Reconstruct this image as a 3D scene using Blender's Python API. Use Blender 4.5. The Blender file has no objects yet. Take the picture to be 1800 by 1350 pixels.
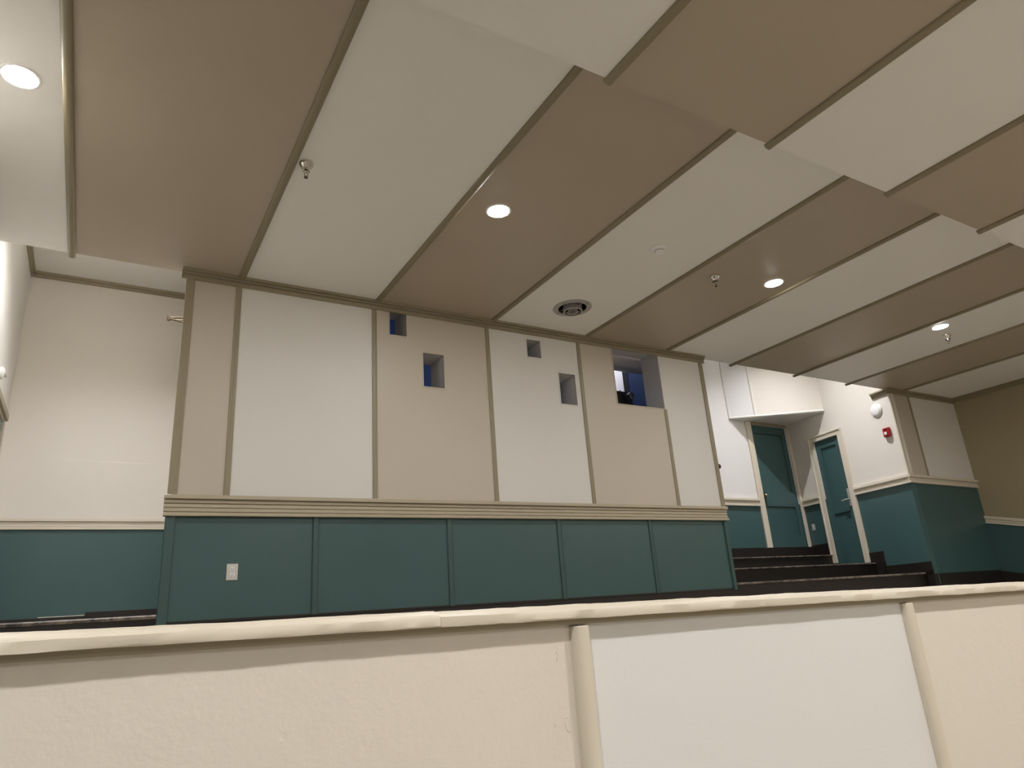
import bpy, bmesh, math, random
from mathutils import Vector, Matrix, noise
random.seed(4)

# ------------------------------------------------------------------ camera, world, exposure
scene = bpy.context.scene
COL = scene.collection
F_PX = 1215.2
YAW, PITCH, ROLL = 0.55145, 0.32186, -0.072134
fw = Vector((math.sin(YAW)*math.cos(PITCH), math.cos(YAW)*math.cos(PITCH), math.sin(PITCH)))
rt0 = Vector((math.cos(YAW), -math.sin(YAW), 0)); up0 = rt0.cross(fw)
rt = rt0*math.cos(ROLL) + up0*math.sin(ROLL); up = -rt0*math.sin(ROLL) + up0*math.cos(ROLL)
cam_data = bpy.data.cameras.new('camera'); cam_data.sensor_width = 36; cam_data.lens = F_PX/1800*36
cam_data.clip_start = 0.02; cam_data.clip_end = 200
cam = bpy.data.objects.new('camera', cam_data); COL.objects.link(cam)
M = Matrix.Identity(4)
for i in range(3):
    M[i][0] = rt[i]; M[i][1] = up[i]; M[i][2] = -fw[i]
cam.matrix_world = M
scene.camera = cam
world = bpy.data.worlds.new('world'); scene.world = world; world.use_nodes = True
world.node_tree.nodes['Background'].inputs[0].default_value = (0.6, 0.55, 0.48, 1)
world.node_tree.nodes['Background'].inputs[1].default_value = 0.0
vs = scene.view_settings
vs.view_transform = 'Standard'; vs.look = 'None'; vs.gamma = 1; vs.use_curve_mapping = False
vs.exposure = 0.5
LAMP, LAMP_FRONT, LAMP_BOUNCE, LAMP_CAN = 262.0, 640.0, 400.0, 3100.0   # radiance of the lamp lenses: rear row, row over the parapet, unseen row added behind for floor bounce, recess cans
LAMP_COL = (1.0, 0.98, 0.965)

# ------------------------------------------------------------------ materials
def paint(name, col, rough=0.5, bump=0.15, scale=60, var=0.04, spec=0.5, metal=0.0):
    m = bpy.data.materials.new(name); m.use_nodes = True
    nt = m.node_tree; b = nt.nodes['Principled BSDF']
    b.inputs['Roughness'].default_value = rough; b.inputs['Metallic'].default_value = metal
    b.inputs['Specular IOR Level'].default_value = spec
    tc = nt.nodes.new('ShaderNodeTexCoord')
    n1 = nt.nodes.new('ShaderNodeTexNoise'); n1.inputs['Scale'].default_value = 1.7; n1.inputs['Detail'].default_value = 4
    mix = nt.nodes.new('ShaderNodeMix'); mix.data_type = 'RGBA'
    mix.inputs[6].default_value = tuple(c*(1-var) for c in col)+(1,)
    mix.inputs[7].default_value = tuple(min(1, c*(1+var)) for c in col)+(1,)
    nt.links.new(tc.outputs['Object'], n1.inputs['Vector'])
    nt.links.new(n1.outputs['Fac'], mix.inputs[0]); nt.links.new(mix.outputs[2], b.inputs['Base Color'])
    n2 = nt.nodes.new('ShaderNodeTexNoise'); n2.inputs['Scale'].default_value = scale; n2.inputs['Detail'].default_value = 3
    nt.links.new(tc.outputs['Object'], n2.inputs['Vector'])
    bp = nt.nodes.new('ShaderNodeBump'); bp.inputs['Strength'].default_value = bump; bp.inputs['Distance'].default_value = 0.004
    nt.links.new(n2.outputs['Fac'], bp.inputs['Height']); nt.links.new(bp.outputs['Normal'], b.inputs['Normal'])
    return m

def plaster(name, col):
    """old hand-trowelled wall: broad lumps plus a few sharp chips"""
    m = paint(name, col, 0.5, 0.12, 90, 0.025, 0.35)
    nt = m.node_tree; b = nt.nodes['Principled BSDF']
    tc = [n for n in nt.nodes if n.type == 'TEX_COORD'][0]
    bp = [n for n in nt.nodes if n.type == 'BUMP'][0]
    n3 = nt.nodes.new('ShaderNodeTexNoise'); n3.inputs['Scale'].default_value = 22; n3.inputs['Detail'].default_value = 5
    nt.links.new(tc.outputs['Object'], n3.inputs['Vector'])
    bp2 = nt.nodes.new('ShaderNodeBump'); bp2.inputs['Strength'].default_value = 0.35; bp2.inputs['Distance'].default_value = 0.004
    nt.links.new(n3.outputs['Fac'], bp2.inputs['Height'])
    v = nt.nodes.new('ShaderNodeTexVoronoi'); v.inputs['Scale'].default_value = 9
    nt.links.new(tc.outputs['Object'], v.inputs['Vector'])
    r = nt.nodes.new('ShaderNodeMapRange'); r.inputs[1].default_value = 0.035; r.inputs[2].default_value = 0.07
    nt.links.new(v.outputs['Distance'], r.inputs[0])
    bp3 = nt.nodes.new('ShaderNodeBump'); bp3.inputs['Strength'].default_value = 0.25; bp3.inputs['Distance'].default_value = 0.002
    nt.links.new(r.outputs[0], bp3.inputs['Height'])
    nt.links.new(bp.outputs['Normal'], bp2.inputs['Normal']); nt.links.new(bp2.outputs['Normal'], bp3.inputs['Normal'])
    nt.links.new(bp3.outputs['Normal'], b.inputs['Normal'])
    return m

def worn(name, col, wear):
    """painted edge with the paint scuffed through in streaks"""
    m = paint(name, col, 0.5, 0.2, 40, 0.05)
    nt = m.node_tree; b = nt.nodes['Principled BSDF']
    tc = [n for n in nt.nodes if n.type == 'TEX_COORD'][0]
    n = nt.nodes.new('ShaderNodeTexNoise'); n.inputs['Scale'].default_value = 9; n.inputs['Detail'].default_value = 8
    n.inputs['Roughness'].default_value = 0.75
    nt.links.new(tc.outputs['Object'], n.inputs['Vector'])
    rp = nt.nodes.new('ShaderNodeValToRGB'); rp.color_ramp.elements[0].position = 0.42; rp.color_ramp.elements[1].position = 0.62
    rp.color_ramp.elements[0].color = tuple(col)+(1,); rp.color_ramp.elements[1].color = tuple(wear)+(1,)
    nt.links.new(n.outputs['Fac'], rp.inputs[0]); nt.links.new(rp.outputs[0], b.inputs['Base Color'])
    return m

def emit(name, col, strength):
    m = bpy.data.materials.new(name); m.use_nodes = True
    b = m.node_tree.nodes['Principled BSDF']
    b.inputs['Base Color'].default_value = (0.8, 0.8, 0.8, 1)
    b.inputs['Emission Color'].default_value = tuple(col)+(1,); b.inputs['Emission Strength'].default_value = strength
    return m

WHITE = paint('white_paint', (0.74, 0.72, 0.675), 0.55, 0.06, 120, 0.015, 0.35)
CTAN  = paint('ceiling_tan', (0.385, 0.325, 0.245), 0.40, 0.06, 120, 0.03, 0.45)
WTAN  = paint('dark_tan', (0.34, 0.285, 0.175), 0.45, 0.06, 120, 0.03, 0.4)
TAN   = paint('tan_paint', (0.57, 0.51, 0.42), 0.42, 0.06, 120, 0.03, 0.45)
CREAM = paint('cream_paint', (0.73, 0.68, 0.61), 0.5, 0.06, 120, 0.02, 0.4)
CTRIM = paint('ceiling_trim', (0.215, 0.18, 0.108), 0.45, 0.08, 90, 0.05, 0.4)
TRIM  = paint('khaki_trim', (0.30, 0.255, 0.168), 0.42, 0.08, 90, 0.05, 0.45)
TRIMMID = paint('booth_rail', (0.46, 0.40, 0.29), 0.38, 0.08, 90, 0.04, 0.5)
TRIMLIGHT = paint('cream_trim', (0.68, 0.61, 0.495), 0.42, 0.1, 90, 0.04, 0.45)
TEAL  = paint('teal_paint', (0.046, 0.100, 0.100), 0.36, 0.06, 80, 0.10, 0.5)
TEALTRIM = paint('teal_trim', (0.042, 0.088, 0.084), 0.33, 0.06, 80, 0.08, 0.5)
BLACK = paint('black_paint', (0.016, 0.012, 0.010), 0.42, 0.15, 60, 0.2, 0.4)
NOSING = worn('worn_nosing', (0.030, 0.022, 0.017), (0.22, 0.18, 0.135))
PLASTER_TAN = plaster('cream_plaster', (0.74, 0.675, 0.585))
WALLWHITE = paint('white_wallboard', (0.76, 0.745, 0.72), 0.5, 0.07, 110, 0.012, 0.35)
GREYPAINT = paint('grey_reveal', (0.52, 0.50, 0.475), 0.5, 0.08, 80, 0.05)
BLUE  = paint('blue_paint', (0.05, 0.13, 0.42), 0.5, 0.08, 80, 0.06)
NAVY  = paint('navy_door', (0.013, 0.030, 0.088), 0.7, 0.08, 80, 0.06, 0.15)
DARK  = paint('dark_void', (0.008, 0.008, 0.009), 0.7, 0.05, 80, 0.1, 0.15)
FLOORM = paint('floor_paint', (0.55, 0.49, 0.41), 0.5, 0.1, 50, 0.08)
CHROME = paint('chrome', (0.72, 0.68, 0.62), 0.16, 0.0, 80, 0.02, 0.5, 1.0)
STEEL = paint('grey_enamel', (0.36, 0.34, 0.31), 0.45, 0.03, 80, 0.03, 0.4)
PLATE = paint('steel_plate', (0.60, 0.57, 0.53), 0.35, 0.02, 80, 0.03, 0.5, 0.6)
PLASTIC = paint('white_plastic', (0.80, 0.79, 0.77), 0.4, 0.0, 80, 0.01, 0.5)
RED = paint('red_plastic', (0.36, 0.012, 0.016), 0.35, 0.0, 80, 0.03, 0.5)
BRONZE = paint('dark_bronze', (0.075, 0.055, 0.03), 0.4, 0.05, 80, 0.1, 0.5, 0.5)
BRASS = paint('tarnished_knob', (0.42, 0.36, 0.26), 0.3, 0.02, 80, 0.05, 0.5, 0.9)
LENS = emit('lit_lens', LAMP_COL, LAMP)
LENS_FRONT = emit('lit_lens_front', LAMP_COL, LAMP_FRONT)
LENS_BOUNCE = emit('lit_lens_bounce', LAMP_COL, LAMP_BOUNCE)
LENS_CAN2 = emit('lit_lens_can_low', (1.0, 1.0, 1.03), LAMP_CAN*0.5)
LENS_CAN = emit('lit_lens_can', (1.0, 1.0, 1.03), LAMP_CAN)
BULB = emit('booth_bulb', (1.0, 0.97, 0.95), 330)
GLASS = paint('lens_glass', (0.05, 0.05, 0.06), 0.08, 0.0, 80, 0.0, 0.8)

# ------------------------------------------------------------------ mesh helpers
class Frame:
    """wall frame: u runs along the wall, n points into the room, z is up"""
    def __init__(s, o, u, n, z=(0, 0, 1)):
        s.o, s.u, s.n, s.z = Vector(o), Vector(u).normalized(), Vector(n).normalized(), Vector(z).normalized()
    def p(s, u, n, z): return s.o + s.u*u + s.n*n + s.z*z
W0 = Frame((0, 0, 0), (1, 0, 0), (0, 1, 0))

def setp(o, label=None, cat=None, group=None, kind=None):
    if label: o['label'] = label
    if cat: o['category'] = cat
    if group: o['group'] = group
    if kind: o['kind'] = kind
    return o

def link(name, bm, mat, parent=None, bevel=0.0, smooth=False, seg=2):
    bmesh.ops.remove_doubles(bm, verts=bm.verts, dist=1e-6)
    bmesh.ops.recalc_face_normals(bm, faces=bm.faces)
    me = bpy.data.meshes.new(name); bm.to_mesh(me); bm.free()
    me.materials.append(mat)
    if smooth:
        for p in me.polygons: p.use_smooth = True
        me.set_sharp_from_angle(angle=math.radians(40))
    o = bpy.data.objects.new(name, me); COL.objects.link(o)
    if parent is not None: o.parent = parent
    if bevel:
        md = o.modifiers.new('bevel', 'BEVEL'); md.width = bevel; md.segments = seg; md.limit_method = 'ANGLE'
    return o

def root(name, kind=None, label=None, cat=None, group=None):
    o = bpy.data.objects.new(name, None); COL.objects.link(o); o.empty_display_size = 0.1
    return setp(o, label, cat, group, kind)

def add_box(bm, fr, u0, u1, n0, n1, z0, z1):
    vsx = [bm.verts.new(fr.p(u, n, z)) for u in (u0, u1) for n in (n0, n1) for z in (z0, z1)]
    for f in ((0,1,3,2),(4,6,7,5),(0,4,5,1),(2,3,7,6),(0,2,6,4),(1,5,7,3)):
        bm.faces.new([vsx[i] for i in f])

def box(name, fr, u0, u1, n0, n1, z0, z1, mat, parent=None, bevel=0.0):
    bm = bmesh.new(); add_box(bm, fr, u0, u1, n0, n1, z0, z1)
    return link(name, bm, mat, parent, bevel)

def slab(name, fr, u0, u1, n0, n1, z0, z1, holes, mat, parent=None, bevel=0.0):
    """plate in the u-z plane, n0..n1 thick, with rectangular holes (u0,u1,z0,z1)"""
    bm = bmesh.new()
    us = sorted({u0, u1, *[min(max(h[i], u0), u1) for h in holes for i in (0, 1)]})
    zs = sorted({z0, z1, *[min(max(h[i], z0), z1) for h in holes for i in (2, 3)]})
    def solid(i, j):
        if i < 0 or j < 0 or i >= len(us)-1 or j >= len(zs)-1: return False
        cu, cz = (us[i]+us[i+1])/2, (zs[j]+zs[j+1])/2
        return not any(h[0] < cu < h[1] and h[2] < cz < h[3] for h in holes)
    V = {}
    def v(i, j, n):
        k = (i, j, n)
        if k not in V: V[k] = bm.verts.new(fr.p(us[i], n, zs[j]))
        return V[k]
    for i in range(len(us)-1):
        for j in range(len(zs)-1):
            if not solid(i, j): continue
            for n in (n0, n1): bm.faces.new([v(i,j,n), v(i+1,j,n), v(i+1,j+1,n), v(i,j+1,n)])
            for di, dj, a, b in ((-1,0,(i,j),(i,j+1)), (1,0,(i+1,j),(i+1,j+1)), (0,-1,(i,j),(i+1,j)), (0,1,(i,j+1),(i+1,j+1))):
                if not solid(i+di, j+dj):
                    bm.faces.new([v(*a,n0), v(*b,n0), v(*b,n1), v(*a,n1)])
    return link(name, bm, mat, parent, bevel)

def sweep(name, prof, p0, p1, a, b, mat, parent=None, smooth=True, nseg=1, jit=0.0, seed=0.0, bevel=0.0):
    """closed 2D profile (a,b coordinates) swept from p0 to p1"""
    p0, p1, a, b = Vector(p0), Vector(p1), Vector(a), Vector(b)
    bm = bmesh.new(); rings = []
    for s in range(nseg+1):
        t = s/nseg; c = p0.lerp(p1, t); L = (p1-p0).length*t
        ring = []
        for k, (x, y) in enumerate(prof):
            if jit:
                x += jit*noise.noise(Vector((L*9, k*3.1+seed, 0.3)))+0.6*jit*noise.noise(Vector((L*35, k*3.1+seed, 1.3)))
                y += jit*noise.noise(Vector((L*7, k*5.7+seed, 4.3)))+0.6*jit*noise.noise(Vector((L*31, k*5.7+seed, 7.3)))
            ring.append(bm.verts.new(c + a*x + b*y))
        rings.append(ring)
    n = len(prof)
    for s in range(nseg):
        for k in range(n):
            bm.faces.new([rings[s][k], rings[s][(k+1) % n], rings[s+1][(k+1) % n], rings[s+1][k]])
    bm.faces.new(rings[0]); bm.faces.new(rings[-1])
    return link(name, bm, mat, parent, bevel, smooth)

def half_round(w, h, n=10, base=0.25):
    """flat-backed rounded batten, h proud, centred"""
    pts = [(-w/2, -0.002), (-w/2, h*base)]
    for i in range(1, n):
        t = math.pi*(1-i/n)
        pts.append((math.cos(t)*w/2, h*base + math.sin(t)*h*(1-base)))
    pts += [(w/2, h*base), (w/2, -0.002)]
    return pts

def lathe(name, prof, o, axis, mat, parent=None, n=28, cap=True):
    """revolve (radius, height along axis)"""
    axis = Vector(axis).normalized(); o = Vector(o)
    a = axis.orthogonal().normalized(); b = axis.cross(a)
    bm = bmesh.new(); rings = []
    for r, h in prof:
        if r < 1e-6: rings.append([bm.verts.new(o+axis*h)])
        else: rings.append([bm.verts.new(o+axis*h+(a*math.cos(2*math.pi*k/n)+b*math.sin(2*math.pi*k/n))*r) for k in range(n)])
    for i in range(len(rings)-1):
        A, B = rings[i], rings[i+1]
        for k in range(n):
            k2 = (k+1) % n
            if len(A) == 1 and len(B) == 1: continue
            if len(A) == 1: bm.faces.new([A[0], B[k], B[k2]])
            elif len(B) == 1: bm.faces.new([A[k], A[k2], B[0]])
            else: bm.faces.new([A[k], A[k2], B[k2], B[k]])
    if cap:
        for R_ in (rings[0], rings[-1]):
            if len(R_) > 2: bm.faces.new(R_)
    return link(name, bm, mat, parent, 0, True)

def tube(name, pts, r, mat, parent=None, n=10):
    pts = [Vector(p) for p in pts]; bm = bmesh.new(); rings = []
    for i, p in enumerate(pts):
        d = (pts[min(i+1, len(pts)-1)] - pts[max(i-1, 0)]).normalized()
        a = d.cross(Vector((0.31, 0.17, 0.93))).normalized(); b = d.cross(a)
        rings.append([bm.verts.new(p+(a*math.cos(2*math.pi*k/n)+b*math.sin(2*math.pi*k/n))*r) for k in range(n)])
    for i in range(len(rings)-1):
        for k in range(n):
            bm.faces.new([rings[i][k], rings[i][(k+1) % n], rings[i+1][(k+1) % n], rings[i+1][k]])
    bm.faces.new(rings[0]); bm.faces.new(rings[-1])
    return link(name, bm, mat, parent, 0, True)

def stack(*bands):
    """moulding profile from (z0, z1, out) bands, bottom to top"""
    pts = [(-0.001, bands[0][0])]
    for i, (z0, z1, out) in enumerate(bands):
        pts += [(out, z0), (out, z1)]
        if i+1 < len(bands):
            g = min(out, bands[i+1][2])-0.012
            pts += [(g, z1), (g, bands[i+1][0])]
    pts.append((-0.001, bands[-1][1]))
    return pts

# ------------------------------------------------------------------ key dimensions (metres, origin at the eye)
D = 5.85          # face of the projection booth
HC = 2.973        # rear ceiling
HN, YN = 2.585, 2.15   # lower front ceiling and its rear edge
HA = 4.22         # ceiling of the left recess
HR = 5.20         # ceiling of the stair recess
XL, XR = -0.965, 12.39
YE = 5.90         # rear edge of the ceiling
YB, YLB = 8.095, 9.02  # back walls right and left of the booth
UP = (0, 0, 1)
FB = Frame((0, D, 0), (1, 0, 0), (0, -1, 0))          # booth face
FR = Frame((0, YB, 0), (1, 0, 0), (0, -1, 0))         # back wall, right recess
FL = Frame((0, YLB, 0), (1, 0, 0), (0, -1, 0))        # back wall, left recess
CC = Vector((10.505, D, 0)); KK = Vector((10.929, YB, 0))
sd = (KK-CC).normalized()
FS = Frame(CC, sd, (-sd.y, sd.x, 0))                  # slanted side wall with the narrow door
SL = (KK-CC).length
FW = Frame((XR, 0, 0), (0, 1, 0), (-1, 0, 0))         # right wall, u = world y
FV = Frame((XL, 0, 0), (0, 1, 0), (1, 0, 0))          # left wall

# ------------------------------------------------------------------ ceilings
ceil = root('ceiling', 'structure', 'panelled rear ceiling of alternating tan and white boards', 'ceiling')
CX = [XL, -0.39, 0.88, 2.128, 3.40, 4.62, 5.863, 7.105, 8.40, 9.60, 10.88, XR]
diff_c = (4.02, 5.236)
FCZ = Frame((0, 0, HC), (1, 0, 0), (0, 0, 1), (0, 1, 0))   # u = x, n = up, z = y
for i in range(len(CX)-1):
    m = WHITE if i % 2 == 0 else CTAN
    holes = []
    if CX[i] < diff_c[0] < CX[i+1]:
        holes = [(diff_c[0]-0.138, diff_c[0]+0.138, diff_c[1]-0.138, diff_c[1]+0.138)]
    slab('panel', FCZ, CX[i]+0.002, CX[i+1]-0.002, 0.0, 0.03, YN-0.3, YE, holes, m, ceil)
HRC = half_round(0.056, 0.024)
for i in range(1, len(CX)-1):
    y1 = YE+0.045 if (CX[i] < 0 or 6.6 < CX[i] < 10) else D
    sweep('batten', HRC, (CX[i], YN-0.2, HC), (CX[i], y1, HC), (1, 0, 0), (0, 0, -1), CTRIM, ceil)
sweep('edge_trim', [(0, 0.002), (0.10, 0.002), (0.10, -0.012), (0.05, -0.03), (0.02, -0.065), (0, -0.065)], (XR, YN, HC), (XR, D, HC), (-1, 0, 0), UP, CTRIM, ceil)
box('rear_fascia', W0, XL, XR, YE-0.03, YE, HC+0.03, HR+0.06, WHITE, ceil)

ceil2 = root('ceiling_front', 'structure', 'lower panelled ceiling nearest the viewer', 'ceiling')
NX = [XL, -0.40, 0.82, 2.045, 3.268, 4.484, 5.698, 6.92, 8.14, 9.36, 10.58, XR]
FNZ = Frame((0, 0, HN), (1, 0, 0), (0, 0, 1), (0, 1, 0))
for i in range(len(NX)-1):
    slab('panel', FNZ, NX[i]+0.002, NX[i+1]-0.002, 0.0, 0.03, -7.0, YN, [], WHITE if i % 2 == 0 else CTAN, ceil2)
for i in range(1, len(NX)-1):
    sweep('batten', HRC, (NX[i], -7.0, HN), (NX[i], YN+0.018, HN), (1, 0, 0), (0, 0, -1), CTRIM, ceil2)
box('step_fascia', W0, XL, XR, YN-0.03, YN, HN+0.03, HC+0.03, WHITE, ceil2)
ceil3 = root('ceiling_recess', 'structure', 'higher white ceiling over the recesses beside the booth', 'ceiling')
box('slab', W0, XL-0.1, 3.0, YE-0.03, 9.2, HA, HA+0.06, WHITE, ceil3)
box('slab', W0, 3.0, XR, YE-0.03, 9.2, HR, HR+0.06, WHITE, ceil3)

# ------------------------------------------------------------------ booth wall
booth = root('wall_back', 'structure', 'panelled projection booth wall above a teal wainscot', 'wall')
X0, X1 = 0.455, 6.44
PORTS = [(2.253, 2.429, 2.650, 2.955), (2.596, 2.817, 2.157, 2.505), (3.819, 3.995, 2.627, 2.830),
         (4.205, 4.422, 2.132, 2.486), (4.996, 5.720, 2.208, 2.955)]
slab('wall_core', FB, X0+0.035, X1, -0.31, -0.012, 0.0, HA, [(p[0]-0.006, p[1]+0.006, p[2]-0.006, p[3]+0.006) for p in PORTS], CREAM, booth)
BX = [X0, 0.866, 2.098, 3.332, 4.51, 5.716, X1]
ZP0, ZP1 = 1.02, 2.92
for i in range(6):
    hs = [p for p in PORTS if BX[i]-0.05 < p[0] < BX[i+1]]
    slab('panel', FB, BX[i]+0.0015, BX[i+1]-0.0015, -0.012, 0.0, ZP0, ZP1, hs, TAN if i % 2 == 0 else WHITE, booth)
HRB = half_round(0.046, 0.014, base=0.5)
for i in range(1, 6):
    top = 2.2 if i == 5 else 2.90
    sweep('batten', HRB, (BX[i], D, ZP0), (BX[i], D, top), (1, 0, 0), (0, -1, 0), TRIM, booth)
box('corner_board', FB, X0-0.012, X0+0.052, -0.012, 0.016, ZP0, 2.90, TRIM, booth, 0.003)
box('corner_board', FB, X1-0.045, X1+0.012, -0.05, 0.016, ZP0, 2.90, TRIM, booth, 0.003)
CORN = stack((2.884, 2.922, 0.022), (2.926, 2.944, 0.036), (2.948, HC, 0.052))
sweep('cornice', CORN, (X0-0.05, D, 0), (X1+0.05, D, 0), (0, -1, 0), UP, TRIM, booth, False, bevel=0.003)
for n_, (z0, z1, out) in enumerate(((0.884, 0.912, 0.050), (0.916, 0.946, 0.036), (0.950, 0.980, 0.030), (0.984, 1.012, 0.036), (1.014, 1.046, 0.058))):
    sweep('rail_moulding', [(-0.001, z0), (out-0.004, z0), (out, z0+0.004), (out, z1-0.006), (out-0.006, z1), (-0.001, z1)],
          (X0-0.03, D, 0), (X1+0.0, D, 0), (0, -1, 0), UP, TRIMMID, booth, False)
box('rail_backing', FB, X0-0.02, X1-0.005, -0.012, 0.022, 0.884, 1.03, TRIM, booth)
WX = [0.50, 1.58, 2.808, 4.028, 5.24, 6.40]
for i in range(5):
    box('wainscot_panel', FB, WX[i]+0.002, WX[i+1]-0.002, -0.012, 0.0, 0.122, 0.884, TEAL, booth)
HRW = half_round(0.052, 0.018, base=0.4)
for i in range(1, 5):
    sweep('wainscot_batten', HRW, (WX[i], D, 0.115), (WX[i], D, 0.884), (1, 0, 0), (0, -1, 0), TEALTRIM, booth)
box('wainscot_corner', FB, 0.443, 0.512, -0.012, 0.022, 0.06, 0.884, TEALTRIM, booth, 0.006)
box('wainscot_corner', FB, 6.375, 6.425, -0.06, 0.022, 0.10, 0.884, TEALTRIM, booth, 0.006)
box('base_moulding', FB, 0.50, 6.40, -0.012, 0.012, 0.104, 0.122, BLACK, booth, 0.003)
box('baseboard', FB, 0.48, 6.42, -0.03, 0.006, -0.12, 0.104, BLACK, booth)

for k, (p, tr) in enumerate(zip(PORTS, (0, 1, 1, 1, 0))):
    w = root('window_%d' % (k+1), 'structure', None, None)
    setp(w, ['small projection port tucked under the cornice, blue showing inside', 'projection port with blue inside, lower on the tan panel',
             'smallest grey port high on the white panel', 'taller grey port low on the white panel', 'large projection port with a projector inside'][k], 'window')
    bm = bmesh.new(); t = 0.006
    a, b, c, d = p
    add_box(bm, FB, a-t, a, -0.31, -0.004, c-t, d+t); add_box(bm, FB, b, b+t, -0.31, -0.004, c-t, d+t)
    add_box(bm, FB, a, b, -0.31, -0.004, c-t, c); add_box(bm, FB, a, b, -0.31, -0.004, d, d+t)
    link('reveal', bm, GREYPAINT, w)
    tm = (TAN, TAN, WHITE, WHITE, TAN)[k]
    fw_ = 0.012
    if tr:
        slab('frame', FB, a-fw_, b+fw_, 0.0, 0.007, c-fw_, d+fw_, [(a, b, c, d)], tm, w, 0.002)
    else:
        box('frame', FB, a-fw_, a, 0.0, 0.007, c-fw_, min(d, 2.88), tm, w, 0.002)
        box('frame', FB, a, b, 0.0, 0.007, c-fw_, c, tm, w, 0.002)

# booth sides and interior
bl0, bl1 = Vector((X0, D, 0)), Vector((0.86, YLB, 0)); bd = (bl1-bl0).normalized()
FBL = Frame(bl0, bd, (-bd.y, bd.x, 0))
ws = root('wall_booth_left', 'structure', 'side of the booth facing the left recess', 'wall')
box('wall_core', FBL, 0.03, (bl1-bl0).length, -0.12, 0, 0.0, HA, CREAM, ws)
FBR = Frame((X1, 0, 0), (0, 1, 0), (1, 0, 0))
ws = root('wall_booth_right', 'structure', 'side of the booth facing the stair recess', 'wall')
box('wall_core', FBR, D+0.02, YB, -0.05, 0, 0.0, HR, CREAM, ws)
binr = root('wall_booth_rear', 'structure', 'blue painted rear wall inside the projection booth', 'wall')
box('rear_wall', W0, 0.9, X1-0.05, 8.0, 8.05, 1.2, 4.0, BLUE, binr)
binc = root('ceiling_booth', 'structure', 'grey ceiling inside the projection booth', 'ceiling')
box('ceiling_board', W0, 0.8, X1-0.05, D+0.31, 8.0, 3.98, 4.02, GREYPAINT, binc)
binf = root('floor_booth', 'structure', 'grey floor inside the projection booth', 'floor')
box('floor_board', W0, 0.8, X1-0.05, D+0.31, 8.0, 1.2, 1.25, GREYPAINT, binf)
binw = root('wall_booth_inner', 'structure', 'inner end wall of the booth with a blue door', 'wall')
FBI = Frame((X1-0.05, 0, 0), (0, 1, 0), (-1, 0, 0))
box('white_wall', FBI, 7.25, 8.0, 0.0, 0.02, 1.25, 3.98, WALLWHITE, binw)
box('door_frame', FBI, 7.14, 7.25, 0.0, 0.05, 1.25, 3.4, DARK, binw, 0.004)
box('blue_door', FBI, 6.20, 7.14, 0.0, 0.045, 1.25, 3.4, NAVY, binw, 0.004)
box('wall_over_door', FBI, D+0.31, 7.30, 0.0, 0.02, 3.4, 3.98, BLUE, binw)

duct = root('round_duct', None, 'grey round duct crossing the top of the large projection port', 'duct')
tube('pipe', [(4.6, 6.46, 3.045), (6.02, 6.46, 3.045)], 0.15, PLATE, duct, 28)
tube('collar', [(5.86, 6.46, 3.045), (5.90, 6.46, 3.045)], 0.156, PLATE, duct, 24)
tube('hanger_strap', [(5.3, 6.46, 3.19), (5.3, 6.46, 3.98)], 0.008, STEEL, duct, 8)
tube('hanger_strap', [(4.8, 6.46, 3.19), (4.8, 6.46, 3.98)], 0.008, STEEL, duct, 8)
pj = root('film_projector', None, 'black projector standing in the large projection port', 'projector')
pj.location = (5.82, 6.78, 1.25)
PF = Frame((5.82, 6.78, 1.25), (1, 0, 0), (0, -1, 0))
def pbox(*a, **k):
    o = box(*a, **k); o.matrix_parent_inverse = Matrix.Translation((-5.82, -6.78, -1.25)); return o
pbox('body', PF, -0.14, 0.115, -0.20, 0.14, 1.13, 1.435, BLACK, pj, bevel=0.01)
pbox('pedestal', PF, -0.06, 0.08, -0.10, 0.06, 0.03, 1.13, BLACK, pj, bevel=0.005)
pbox('foot', PF, -0.18, 0.20, -0.22, 0.18, 0.0, 0.03, BLACK, pj, bevel=0.005)
o = lathe('lens_barrel', [(0.05, 0), (0.05, 0.10), (0.04, 0.10), (0.038, 0.09), (0.0, 0.085)], PF.p(0.02, 0.14, 1.35), (0, -1, 0), GLASS, pj); o.matrix_parent_inverse = Matrix.Translation((-5.82, -6.78, -1.25))
o = tube('top_lever', [PF.p(0.04, 0, 1.435), PF.p(0.04, 0, 1.50)], 0.008, BLACK, pj); o.matrix_parent_inverse = Matrix.Translation((-5.82, -6.78, -1.25))
bulb = root('booth_lamp', None, 'bare ceiling lamp inside the projection booth', 'lamp')
lathe('bulb', [(0.0, -0.16), (0.035, -0.14), (0.045, -0.11), (0.03, -0.06), (0.015, -0.03)], (5.7, 7.65, 3.98), UP, BULB, bulb, 16)
lathe('socket', [(0.05, 0.0), (0.05, -0.02), (0.022, -0.03), (0.022, -0.055)], (5.7, 7.65, 3.98), UP, PLASTIC, bulb, 16)

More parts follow.
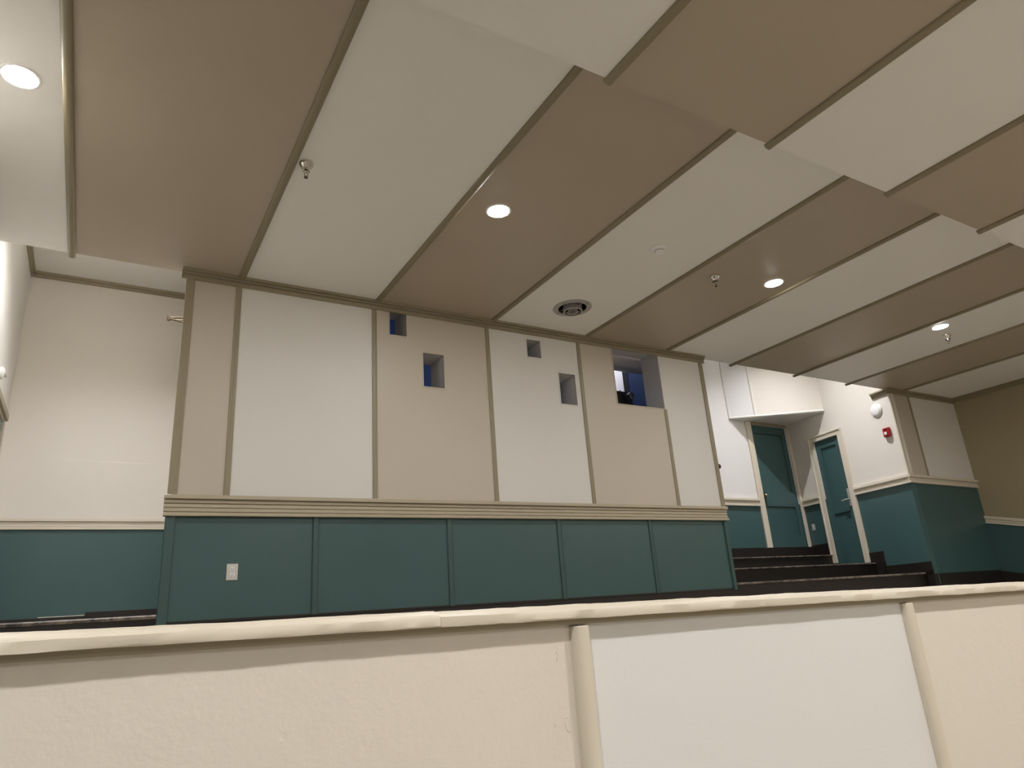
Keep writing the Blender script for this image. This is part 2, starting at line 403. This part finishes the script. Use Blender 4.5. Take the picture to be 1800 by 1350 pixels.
# ------------------------------------------------------------------ left recess
wl = root('wall_back_left', 'structure', 'cream back wall of the left recess with teal wainscot', 'wall')
box('wall_upper', FL, XL, 1.0, -0.08, 0.0, 1.98, HA, CREAM, wl)
box('wall_lower', FL, XL, 1.0, -0.08, 0.010, 1.22, 1.98, CREAM, wl, 0.003)
box('wainscot', FL, XL, 1.0, -0.08, 0.006, 0.30, 1.22, TEAL, wl)
sweep('rail_moulding', stack((1.212, 1.240, 0.035), (1.243, 1.268, 0.026), (1.271, 1.296, 0.022), (1.299, 1.325, 0.040)), (XL, YLB, 0), (1.0, YLB, 0), (0, -1, 0), UP, TRIMLIGHT, wl, False)
sweep('cornice', stack((4.150, 4.185, 0.02), (4.188, HA, 0.045)), (XL, YLB, 0), (1.0, YLB, 0), (0, -1, 0), UP, TRIM, wl, False)
box('baseboard', FL, -0.003, 1.0, 0.0, 0.022, 0.20, 0.342, BLACK, wl, 0.003)
box('baseboard', FL, XL, -0.006, 0.0, 0.030, 0.20, 0.305, BLACK, wl, 0.003)
box('base_ledge', FL, -0.42, -0.008, 0.0, 0.034, 0.305, 0.314, PLATE, wl)
wv = root('wall_left', 'structure', 'pale left wall', 'wall')
slab('wall_upper', FV, -7.0, YLB+0.08, -0.10, 0.0, 1.2, HA, [], WHITE, wv)
slab('wall_lower', FV, -7.0, YLB+0.08, -0.10, 0.0, -1.6, 1.2, [], TEAL, wv)
sweep('cornice', stack((4.150, 4.185, 0.02), (4.188, HA, 0.045)), (XL, YE, 0), (XL, YLB, 0), (1, 0, 0), UP, TRIM, wv, False)
door3 = root('door_3', 'structure', 'teal door in the left wall with a khaki head casing', 'door')
box('slab', FV, 7.62, 8.53, 0.0, 0.02, 0.22, 2.24, TEAL, door3, 0.003)
box('casing', FV, 8.53, 8.64, 0.0, 0.03, 0.22, 2.29, TRIM, door3, 0.003)
box('casing', FV, 7.51, 7.62, 0.0, 0.03, 0.22, 2.29, TRIM, door3, 0.003)
box('casing', FV, 7.62, 8.53, 0.0, 0.03, 2.24, 2.29, TRIM, door3, 0.003)
box('head_cap', FV, 7.48, 8.67, 0.0, 0.055, 2.29, 2.36, TRIM, door3, 0.006)

# door closer arm on the booth's left side
cl = root('door_closer_arm', None, 'dark metal closer arm jutting from the left side of the booth', 'door closer')
bx = 0.455+(7.0-D)*bd.x/bd.y
tube('upper_arm', [(bx, 7.02, 3.045), (0.405, 7.0, 3.0)], 0.011, BRONZE, cl)
tube('lower_arm', [(bx, 7.0, 2.965), (0.405, 7.0, 2.995)], 0.011, BRONZE, cl)
tube('brace_arm', [(bx, 7.0, 3.005), (0.44, 7.0, 2.985)], 0.009, BRONZE, cl)
lathe('pivot', [(0.0, -0.02), (0.018, -0.02), (0.018, 0.025), (0.0, 0.025)], (0.405, 7.0, 2.995), UP, BRONZE, cl, 14)
kn = root('wall_knob', None, 'small black knob jutting from the right corner of the booth', 'peg')  # small knob on a stem, its use unclear
lathe('stem', [(0.02, 0), (0.012, 0.012), (0.010, 0.09)], (X1+0.0, 5.94, 1.565), (1, 0, 0), BLACK, kn, 14)
lathe('knob_head', [(0.010, 0.088), (0.030, 0.096), (0.036, 0.115), (0.028, 0.135), (0.0, 0.14)], (X1+0.0, 5.94, 1.565), (1, 0, 0), BLACK, kn, 16)

# ------------------------------------------------------------------ right recess
wr = root('wall_back_right', 'structure', 'white back wall of the stair recess behind the booth', 'wall')
D1 = (9.905, 10.85, 0.79, 2.945)
slab('wall_upper', FR, X1, 11.2, -0.10, 0.0, 1.53, HR, [(D1[0], D1[1], 0.0, D1[3])], WALLWHITE, wr)
slab('wall_lower', FR, X1, 11.2, -0.10, 0.0, 0.0, 1.53, [(D1[0], D1[1], D1[2], 2.0)], TEAL, wr)
RAILR = stack((1.478, 1.508, 0.038), (1.512, 1.535, 0.024), (1.539, 1.562, 0.020), (1.566, 1.603, 0.046))
sweep('rail_moulding', RAILR, (X1, YB, 0), (9.775, YB, 0), (0, -1, 0), UP, TRIMLIGHT, wr, False)

def panel_door(fr, u0, u1, z0, z1, cols, parent, back=-0.05):
    """door leaf: rim of stiles and rails in front of recessed panels"""
    slab('leaf', fr, u0+0.004, u1-0.004, back, back+0.030, z0, z1-0.004, cols, TEAL, parent, 0.003)
    box('leaf_core', fr, u0+0.004, u1-0.004, back-0.02, back, z0, z1-0.004, TEAL, parent)
    for (a, b, c, d) in cols:
        box('door_panel', fr, a+0.002, b-0.002, back, back+0.009, c+0.002, d-0.002, TEAL, parent, 0.003)

d1 = root('door_1', 'structure', 'teal panelled door at the top of the black steps', 'door')
panel_door(FR, D1[0], D1[1], D1[2], D1[3], [(10.01, 10.745, 0.985, 1.485), (10.01, 10.745, 1.745, 2.80)], d1)
box('casing', FR, 9.775, D1[0], 0.0, 0.028, 0.77, 2.99, TRIMLIGHT, d1, 0.004)
box('casing', FR, D1[1], 10.918, 0.0, 0.028, 0.77, 2.99, TRIMLIGHT, d1, 0.004)
box('casing', FR, D1[0], D1[1], 0.0, 0.028, D1[3], 2.99, TRIM, d1, 0.004)
k1 = lathe('knob', [(0.012, 0), (0.012, 0.03), (0.028, 0.038), (0.032, 0.055), (0.022, 0.07), (0, 0.073)], FR.p(9.968, -0.02, 1.665), (0, -1, 0), BRASS, d1, 16)
box('escutcheon', FR, 9.945, 9.992, -0.021, -0.014, 1.45, 1.74, BRONZE, d1, 0.002)

wsd = root('wall_side_right', 'structure', 'slanted cream side wall with the narrow door and alarm', 'wall')
D2 = (1.165, 1.735, 0.425, 2.53)
slab('wall_upper', FS, 0.0, SL+0.02, -0.10, 0.0, 1.53, HR, [(D2[0], D2[1], 0.0, D2[3])], CREAM, wsd)
slab('wall_lower', FS, 0.0, SL+0.02, -0.10, 0.0, 0.0, 1.53, [(D2[0], D2[1], D2[2], 2.0)], TEAL, wsd)
sweep('rail_moulding', RAILR, FS.p(-0.02, 0, 0), FS.p(1.05, 0, 0), FS.n, UP, TRIMLIGHT, wsd, False)
sweep('rail_moulding', RAILR, FS.p(1.85, 0, 0), FS.p(SL, 0, 0), FS.n, UP, TRIMLIGHT, wsd, False)
for t0, t1, za, zb in ((-0.016, 0.14, -0.12, 0.20), (-0.016, 0.82, 0.14, 0.325), (0.78, 1.055, 0.17, 0.552), (1.86, SL, 0.59, 0.80)):
    box('baseboard', FS, t0, t1, 0.0, 0.016, za, zb, BLACK, wsd, 0.002)
d2 = root('door_2', 'structure', 'narrow teal door with a lever handle in the slanted wall', 'door')
panel_door(FS, D2[0], D2[1], D2[2], D2[3], [(1.275, 1.625, 0.63, 1.25), (1.275, 1.625, 1.48, 2.39)], d2)
def casing(fr, u0, u1, z0, z1, par):
    box('casing', fr, u0, u1, 0.0, 0.022, z0, z1, TRIMLIGHT, par, 0.003)
casing(FS, 1.065, D2[0], D2[2]-0.02, D2[3]+0.085, d2); casing(FS, D2[1], 1.83, D2[2]+0.03, D2[3]+0.085, d2); casing(FS, D2[0], D2[1], D2[3], D2[3]+0.085, d2)
box('casing_edge', FS, 1.050, 1.078, 0.0, 0.036, D2[2]-0.02, D2[3]+0.10, TRIMLIGHT, d2, 0.004)
box('casing_edge', FS, 1.817, 1.845, 0.0, 0.036, D2[2]+0.03, D2[3]+0.10, TRIMLIGHT, d2, 0.004)
box('casing_edge', FS, 1.078, 1.817, 0.0, 0.036, D2[3]+0.075, D2[3]+0.10, TRIMLIGHT, d2, 0.004)
box('handle_plate', FS, 1.200, 1.245, -0.021, -0.013, 1.33, 1.62, PLATE, d2, 0.002)
tube('lever_handle', [FS.p(1.222, -0.015, 1.44), FS.p(1.222, 0.04, 1.44), FS.p(1.235, 0.048, 1.44), FS.p(1.33, 0.048, 1.43)], 0.011, PLATE, d2)

# triangular bulkhead over door 1
PA, PB, PK = Vector((9.39, YB, 0)), Vector((10.754, 7.17, 0)), Vector((10.93, YB, 0))
sf = root('wall_bulkhead', 'structure', 'three-cornered bulkhead boxed in above the far door', 'wall')
def prism(name, pts, z0, z1, mat, par):
    bm = bmesh.new(); lo = [bm.verts.new((p.x, p.y, z0)) for p in pts]; hi = [bm.verts.new((p.x, p.y, z1)) for p in pts]
    n = len(pts)
    for k in range(n): bm.faces.new([lo[k], lo[(k+1) % n], hi[(k+1) % n], hi[k]])
    bm.faces.new(lo); bm.faces.new(hi)
    return link(name, bm, mat, par)
ab = (PB-PA).normalized(); abn = Vector((ab.y, -ab.x, 0))
prism('soffit', [PA, PB, PK], 2.995, 3.02, WHITE, sf)
FA = Frame(PA, ab, abn); AL = (PB-PA).length
box('panel', FA, 0.0, 0.470, -0.03, 0.0, 3.02, HR, WALLWHITE, sf)
box('panel', FA, 0.474, AL, -0.03, 0.0, 3.02, HR, CREAM, sf)
sweep('batten', half_round(0.045, 0.014, base=0.5), FA.p(0.472, 0, 3.03), FA.p(0.472, 0, HR), ab, abn, CREAM, sf)
sweep('batten', half_round(0.045, 0.014, base=0.5), FA.p(0.022, 0, 3.03), FA.p(0.022, 0, HR), ab, abn, WALLWHITE, sf)
sweep('edge_bead', [(0.022*math.cos(t*math.pi/6), 0.022*math.sin(t*math.pi/6)) for t in range(12)], FA.p(0.0, -0.002, 3.012), FA.p(AL, -0.002, 3.012), abn, UP, WHITE, sf)

# column face at the right
colm = root('wall_column', 'structure', 'projecting wall bay between the slanted wall and the right wall', 'wall')
FC = Frame((10.505, D, 0), (1, 0, 0), (0, -1, 0)); CW = XR-10.505
box('panel', FC, 0.0, 0.528, -0.012, 0.0, 1.58, HC, TAN, colm)
box('panel', FC, 0.532, CW, -0.012, 0.0, 1.58, HC, WHITE, colm)
box('wainscot', FC, 0.0, CW, -0.012, 0.0, -0.05, 1.50, TEAL, colm)
box('wall_head', FC, 0.0, CW, -0.012, 0.0, HC, HR, CREAM, colm)
sweep('batten', HRB, FC.p(0.53, 0, 1.60), FC.p(0.53, 0, 2.92), (1, 0, 0), (0, -1, 0), TRIM, colm)
box('corner_board', FC, -0.012, 0.045, -0.012, 0.014, 1.60, 2.90, TRIMLIGHT, colm, 0.004)
sweep('rail_moulding', [(x, z) for x, z in RAILR], FC.p(-0.045, 0, 0), FC.p(CW, 0, -0.03), (0, -1, 0), UP, TRIMLIGHT, colm, False)
CORN2 = stack((2.89, 2.925, 0.020), (2.928, 2.946, 0.034), (2.950, HC, 0.055))
sweep('cornice', CORN2, FC.p(-0.055, 0, 0), FC.p(CW, 0, 0), (0, -1, 0), UP, TRIM, colm, False)
sweep('cornice', CORN2, FS.p(-0.02, 0, 0), FS.p(0.31, 0, 0), FS.n, UP, TRIM, colm, False)
box('baseboard', FC, 0.0, CW, 0.0, 0.016, -0.12, 0.15, BLACK, colm, 0.002)

# right wall, rail falling with the rake
wrt = root('wall_right', 'structure', 'tan right wall with a rail that falls towards the front', 'wall')
def rake(y): return 1.0+(y-D)*0.235
def wall_poly(name, pts, n0, n1, mat):
    bm = bmesh.new(); A = [bm.verts.new(FW.p(y, n0, z)) for y, z in pts]; B = [bm.verts.new(FW.p(y, n1, z)) for y, z in pts]
    n = len(pts)
    for k in range(n): bm.faces.new([A[k], A[(k+1) % n], B[(k+1) % n], B[k]])
    bm.faces.new(A); bm.faces.new(B); return link(name, bm, mat, wrt)
wall_poly('wall_upper', [(-7, -0.4), (0, -0.4), (D, rake(D)-0.06), (D, HC+0.05), (-7, HC+0.05)], -0.1, 0.0, WTAN)
wall_poly('wall_lower', [(-7, -1.6), (D, -1.6), (D, rake(D)-0.06), (0, -0.4), (-7, -0.4)], -0.1, 0.0, TEAL)
for z0, z1, out in ((-0.118, -0.088, 0.034), (-0.084, -0.05, 0.024), (-0.046, 0.0, 0.042)):
    sweep('rail_moulding', [(-0.001, z0), (out, z0), (out, z1), (-0.001, z1)], FW.p(0, 0, rake(0)), FW.p(D, 0, rake(D)), (-1, 0, 0), UP, TRIMLIGHT, wrt, False)
sweep('baseboard', [(-0.001, -0.25), (0.016, -0.25), (0.016, 0), (-0.001, 0)], FW.p(1.5, 0, 0.14-0.235*(D-1.5)), FW.p(D, 0, 0.14), (-1, 0, 0), UP, BLACK, wrt, False)
wf = root('wall_front', 'structure', 'cream wall behind the viewer', 'wall')
box('wall_core', W0, XL-0.1, XR+0.1, -7.1, -7.0, -1.6, HN+0.1, CREAM, wf)

# ------------------------------------------------------------------ floors and steps
fl = root('floor', 'structure', 'main floor on the viewer\'s side of the parapet', 'floor')
box('floor_slab', W0, XL-0.1, XR+0.1, -7.1, 1.40, -1.62, -1.50, FLOORM, fl)
tr = root('floor_tiers', 'structure', 'black stepped tiers between parapet and booth', 'floor')
ty = [1.40, 2.45, 3.40, 4.35, 9.1]
for i in range(4):
    z = -0.72+0.2*i
    box('tier', W0, XL, XR, ty[i], ty[i+1], -1.6, z-0.012, BLACK, tr)
    box('tread', W0, XL, XR, ty[i]+0.004, min(ty[i+1], YB), z-0.012, z, FLOORM, tr)  # unseen pale treads, added to bounce light up to the ceiling
st = root('staircase', 'structure', 'black painted steps with worn nosings rising to the far door', 'stairs')
for y0, y1, z in ((5.964, 6.801, 0.178), (6.801, 7.63, 0.392), (7.63, 8.01, 0.598), (8.01, YB, 0.787)):
    xe = 10.505+(y0-D)*sd.x/sd.y+0.01
    box('step', W0, X1, xe+0.05, y0+0.012, YB, z-0.22, z-0.012, BLACK, st)
    if z < 0.7:
        box('tread', W0, X1, xe+0.03, y0+0.05, y1+0.012, z-0.012, z+0.001, BLACK, st)
        sweep('nosing', [(0, -0.012), (0.0, -0.024), (-0.014, -0.022), (-0.020, -0.010), (-0.014, 0.0), (0.012, 0.002), (0.038, 0.001), (0.038, -0.012)],
              (X1, y0+0.012, z), (xe, y0+0.012, z), (0, 1, 0), UP, NOSING, st, False)
st2 = root('staircase_left', 'structure', 'black step with a worn edge into the left recess', 'stairs')
box('step', W0, XL, 0.62, 7.01, YLB, -0.05, 0.20, BLACK, st2)
box('tread', W0, XL, 0.62, 7.05, YLB, 0.20, 0.212, FLOORM, st2)  # unseen pale top, added to bounce light into the recess
sweep('nosing', [(0, -0.012), (0.0, -0.032), (-0.016, -0.030), (-0.020, -0.010), (-0.012, 0.0), (0.012, 0.002), (0.04, 0.001), (0.04, -0.012)],
      (XL, 7.01, 0.212), (0.60, 7.01, 0.212), (0, 1, 0), UP, NOSING, st2, False)

# ------------------------------------------------------------------ parapet in front
TILT = -0.0125
pu = Vector((1, 0, TILT)).normalized(); pz = Vector((-TILT, 0, 1)).normalized()
YP = 1.31
FP = Frame((0, YP, 0.025), pu, (0, -1, 0), UP)     # z = 0 at coping top line
par = root('wall_parapet', 'structure', 'low panelled parapet wall with painted coping in the foreground', 'wall')
PX = [XL, 0.928, 2.150, 3.37, 4.59, 5.81, 7.03, 8.25, 9.47, 10.69, XR]
for i in range(len(PX)-1):
    u0, u1 = PX[i]+0.001, PX[i+1]-0.001
    box('panel', FP, u0, u1, -0.012, 0.0, -1.75, -0.035, PLASTER_TAN if i % 2 == 0 else WALLWHITE, par)
box('wall_core', FP, XL, XR, -0.10, -0.012, -1.75, -0.02, CREAM, par)
HRP = half_round(0.044, 0.024, 12, 0.3)
for i in range(1, len(PX)-1):
    sweep('batten', HRP, FP.p(PX[i], 0, -1.5), FP.p(PX[i], 0, -0.0455), pu, (0, -1, 0), TRIMLIGHT, par, bevel=0.002)
COP = [(-0.135, 0.0), (-0.135, -0.03), (0.014, -0.030), (0.026, -0.030), (0.0275, -0.027), (0.027, -0.013), (0.024, -0.010), (-0.004, 0.0)]
for a, b, s in ((XL, 0.590, 0.0), (0.591, 6.2, 3.0), (6.201, XR, 7.0)):
    sweep('coping', COP, FP.p(a, 0, 0.0), FP.p(b, 0, 0.0), (0, -1, 0), UP, TRIMLIGHT, par, True, int((b-a)/0.02), 0.0016, s)
sweep('coping_fillet', [(-0.02, -0.029), (-0.02, -0.042), (0.011, -0.042), (0.012, -0.029)], FP.p(XL, 0, 0), FP.p(XR, 0, 0), (0, -1, 0), UP, TRIM, par, False)

for pts in ([(0.868, -0.083), (0.872, -0.088), (0.866, -0.094), (0.871, -0.101), (0.867, -0.108), (0.869, -0.113)],
            [(0.876, -0.222), (0.880, -0.2205), (0.884, -0.222)], [(0.875, -0.232), (0.8765, -0.240), (0.880, -0.247), (0.885, -0.249)],
            [(0.846, -0.236), (0.849, -0.230), (0.852, -0.236)]):
    tube('plaster_crack', [FP.p(u, 0.0002, z) for u, z in pts], 0.0009, PLASTER_TAN, par, 6)

# ------------------------------------------------------------------ lamps
def downlight(loc, label, group, lens=LENS):
    r = root('recessed_downlight', None, label, 'ceiling light', group)
    r.location = loc
    def at(o): o.matrix_parent_inverse = Matrix.Translation([-c for c in loc]); return o
    at(lathe('trim_ring', [(0.086, -0.0005), (0.098, -0.0005), (0.100, -0.004), (0.097, -0.0075), (0.086, -0.0085), (0.083, -0.006), (0.083, -0.0005)], loc, UP, PLASTIC, r, 36, False))
    at(lathe('lens', [(0.0, -0.0125), (0.040, -0.0120), (0.068, -0.0100), (0.082, -0.006), (0.082, -0.0005), (0.0, -0.0005)], loc, UP, lens, r, 36))
    return r
for (x, lab) in ((-0.612, 'lit round downlight at the far left on a white ceiling panel'), (2.433, 'lit round downlight on the tan ceiling panel above the blue ports'),
                 (5.60, 'lit round downlight on the tan panel right of the middle sprinkler'), (8.615, 'lit round downlight farthest right beside a sprinkler')):
    downlight((x, 3.97 if x > 0 else 3.89, HC), lab, 'downlights in the rear ceiling')
ROWS = {-0.2: 'over the parapet row', -3.9: 'in an added row for floor bounce'}  # hindmost row is unseen, added to bounce light off the floor
SPOTS = {-0.55: 'next to the left wall', 2.65: 'second from the left wall', 5.70: 'midway between the side walls', 8.80: 'second from the right wall', 11.5: 'next to the right wall'}
for y in ROWS:
    for x in SPOTS:
        downlight((x, y, HN), 'low ceiling downlight behind the viewer, %s, %s' % (ROWS[y], SPOTS[x]), 'downlights in the front ceiling', LENS_FRONT if y > -1 else LENS_BOUNCE)

def can_light(loc, label, depth, lens):
    r = root('can_light', None, label, 'ceiling light', None)
    lathe('can', [(0.088, 0.0), (0.088, -depth), (0.084, -depth), (0.084, -0.03), (0.0, -0.03)], loc, UP, PLASTIC, r, 32, False)
    lathe('lens', [(0.0, -0.034), (0.08, -0.034), (0.08, -0.031), (0.0, -0.031)], loc, UP, lens, r, 32)
can_light((9.33, 6.52, HR), 'surface can lamp on the high ceiling over the black steps', 0.17, LENS_CAN)
can_light((0.12, 6.75, HA), 'surface can lamp on the high ceiling of the left recess', 0.11, LENS_CAN2)

# ------------------------------------------------------------------ ceiling fittings
def sprinkler(loc, label):
    r = root('sprinkler_head', None, label, 'sprinkler', 'sprinkler heads in the ceiling')
    lathe('escutcheon', [(0.0, 0.0), (0.048, 0.0), (0.049, -0.003), (0.045, -0.022), (0.031, -0.042), (0.029, -0.064), (0.024, -0.064), (0.024, -0.045), (0.0, -0.045)], loc, UP, CHROME, r, 30)
    lathe('body', [(0.012, -0.045), (0.012, -0.068), (0.017, -0.070), (0.017, -0.077), (0.010, -0.081), (0.0, -0.081)], loc, UP, CHROME, r, 12)
    L = Vector(loc)
    for s in (-1, 1):
        tube('frame_arm', [L+Vector((s*0.009, 0, -0.078)), L+Vector((s*0.012, 0, -0.088)), L+Vector((s*0.003, 0, -0.106))], 0.0025, BRONZE, r, 8)
    lathe('deflector', [(0.0, -0.103), (0.005, -0.104), (0.006, -0.110), (0.014, -0.112), (0.014, -0.115), (0.0, -0.115)], loc, UP, BRONZE, r, 16)
sprinkler((0.966, 4.00, HC), 'chrome sprinkler head nearest, on the left white ceiling panel')
sprinkler((4.903, 4.10, HC), 'chrome sprinkler head on a tan panel left of a downlight')
sprinkler((8.996, 4.10, HC), 'chrome sprinkler head farthest right beside a downlight')

sm = root('smoke_detector', None, 'white round smoke detector on the middle white ceiling panel', 'smoke detector')
c = (4.025, 3.91, HC)
lathe('base', [(0.0, 0.0), (0.080, 0.0), (0.080, -0.008), (0.070, -0.018), (0.048, -0.022), (0.0, -0.022)], c, UP, PLASTIC, sm, 36)
lathe('sensor_cap', [(0.042, -0.020), (0.042, -0.040), (0.036, -0.048), (0.0, -0.05)], c, UP, PLASTIC, sm, 28)
lathe('vent_band', [(0.0425, -0.026), (0.0432, -0.027), (0.0432, -0.032), (0.0425, -0.033)], c, UP, STEEL, sm, 28, False)

df = root('ceiling_diffuser', None, 'round grey air diffuser with nested cylinders on the ceiling by the booth', 'air vent')
c = (diff_c[0], diff_c[1], HC)
lathe('flange', [(0.146, -0.001), (0.200, -0.001), (0.202, -0.006), (0.190, -0.011), (0.152, -0.012), (0.146, -0.006)], c, UP, STEEL, df, 40, False)
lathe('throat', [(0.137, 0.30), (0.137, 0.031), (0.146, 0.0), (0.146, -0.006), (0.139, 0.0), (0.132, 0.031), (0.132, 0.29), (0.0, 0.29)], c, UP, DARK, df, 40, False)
lathe('outer_cylinder', [(0.098, 0.12), (0.098, -0.045), (0.0995, -0.047), (0.095, -0.047), (0.093, -0.04), (0.093, 0.12)], c, UP, STEEL, df, 36, False)
lathe('inner_cylinder', [(0.052, 0.10), (0.052, -0.044), (0.054, -0.047), (0.049, -0.047), (0.047, -0.04), (0.047, 0.0), (0.0, 0.0)], c, UP, STEEL, df, 30, False)
lathe('shade_ring', [(0.094, -0.012), (0.051, -0.012), (0.051, -0.008), (0.094, -0.008)], c, UP, DARK, df, 36, False)  # dark ring put in as the shade between the cylinders
lathe('shade_disc', [(0.048, -0.018), (0.0, -0.018), (0.0, -0.014), (0.048, -0.014)], c, UP, DARK, df, 30, False)  # dark disc put in as the shade inside the inner cylinder
for rr in (0.0965, 0.0505):
    lathe('rim', [(rr-0.004, -0.046), (rr+0.004, -0.046), (rr+0.004, -0.052), (rr-0.004, -0.052), (rr-0.004, -0.046)], c, UP, PLATE, df, 36, False)
for k in range(4):
    a = math.radians(25+90*k); v = Vector((math.cos(a), math.sin(a), 0))
    tube('bracket', [Vector(c)+v*0.096+Vector((0, 0, 0.01)), Vector(c)+v*0.137+Vector((0, 0, 0.01))], 0.005, STEEL, df, 8)
    lathe('screw', [(0.0, -0.010), (0.006, -0.010), (0.006, -0.0135), (0.0, -0.0145)], Vector(c)+v*0.176, UP, DARK, df, 10)

# ------------------------------------------------------------------ wall fittings
def outlet(fr, u, z, label, s=1.0, n=0.0):
    r = root('power_outlet', None, label, 'outlet')
    box('cover_plate', fr, u-0.042*s, u+0.042*s, n+0.0, n+0.006, z-0.062*s, z+0.062*s, PLATE, r, 0.003)
    for dz in (-0.021, 0.021):
        f2 = lathe('socket', [(0.019*s, 0.0), (0.019*s, 0.0035), (0.017*s, 0.0045), (0.0, 0.0045)], fr.p(u, n+0.0055, z+dz*s), fr.n, PLASTIC, r, 20)
        for du in (-0.007, 0.007):
            box('slot', fr, u+du*s-0.0016, u+du*s+0.0016, n+0.009, n+0.0105, z+dz*s-0.001, z+dz*s+0.010*s, DARK, f2)
        box('slot', fr, u-0.0025, u+0.0025, n+0.009, n+0.0105, z+dz*s-0.011*s, z+dz*s-0.005*s, DARK, f2)
    lathe('screw', [(0.004, 0), (0.004, 0.0018), (0.0, 0.002)], fr.p(u, n+0.0055, z), fr.n, CHROME, r, 10)
outlet(FB, 0.942, 0.463, 'steel duplex outlet on the leftmost teal booth panel')
outlet(FS, 2.13, 1.10, 'small outlet on the teal strip between the two doors', 0.95)

al = root('fire_alarm', None, 'red fire alarm strobe on the cream wall beside the column', 'fire alarm')
ua, za = 0.172, 2.306
box('housing', FS, ua-0.062, ua+0.062, 0.0, 0.045, za-0.072, za+0.072, RED, al, 0.012)
box('strobe_recess', FS, ua-0.036, ua+0.036, 0.044, 0.052, za-0.048, za+0.012, RED, al, 0.004)
box('strobe_lens', FS, ua-0.024, ua+0.024, 0.05, 0.066, za-0.040, za+0.006, PLASTIC, al, 0.006)
for i in range(3):
    box('horn_slot', FS, ua-0.03, ua+0.03, 0.044, 0.047, za+0.026+i*0.012, za+0.032+i*0.012, DARK, al)
sp = root('wall_speaker', None, 'white round speaker above the red fire alarm', 'speaker')
c = FS.p(0.280, 0, 2.701)
lathe('grille', [(0.0, 0.0), (0.104, 0.0), (0.104, 0.018), (0.092, 0.028), (0.055, 0.036), (0.0, 0.038)], c, FS.n, PLASTIC, sp, 36)
lathe('rim', [(0.098, 0.0), (0.107, 0.002), (0.107, 0.014), (0.104, 0.018)], c, FS.n, PLASTIC, sp, 36, False)
sv = root('wall_strobe', None, 'white round device on the pale left wall, cut by the frame', 'wall device')
c = FV.p(7.96, 0, 2.59)
lathe('dome', [(0.0, 0.0), (0.060, 0.0), (0.060, 0.02), (0.045, 0.036), (0.0, 0.042)], c, FV.n, PLASTIC, sv, 28)
box('grey_lens', FV, 7.93, 7.99, 0.036, 0.052, 2.555, 2.585, STEEL, sv, 0.005)
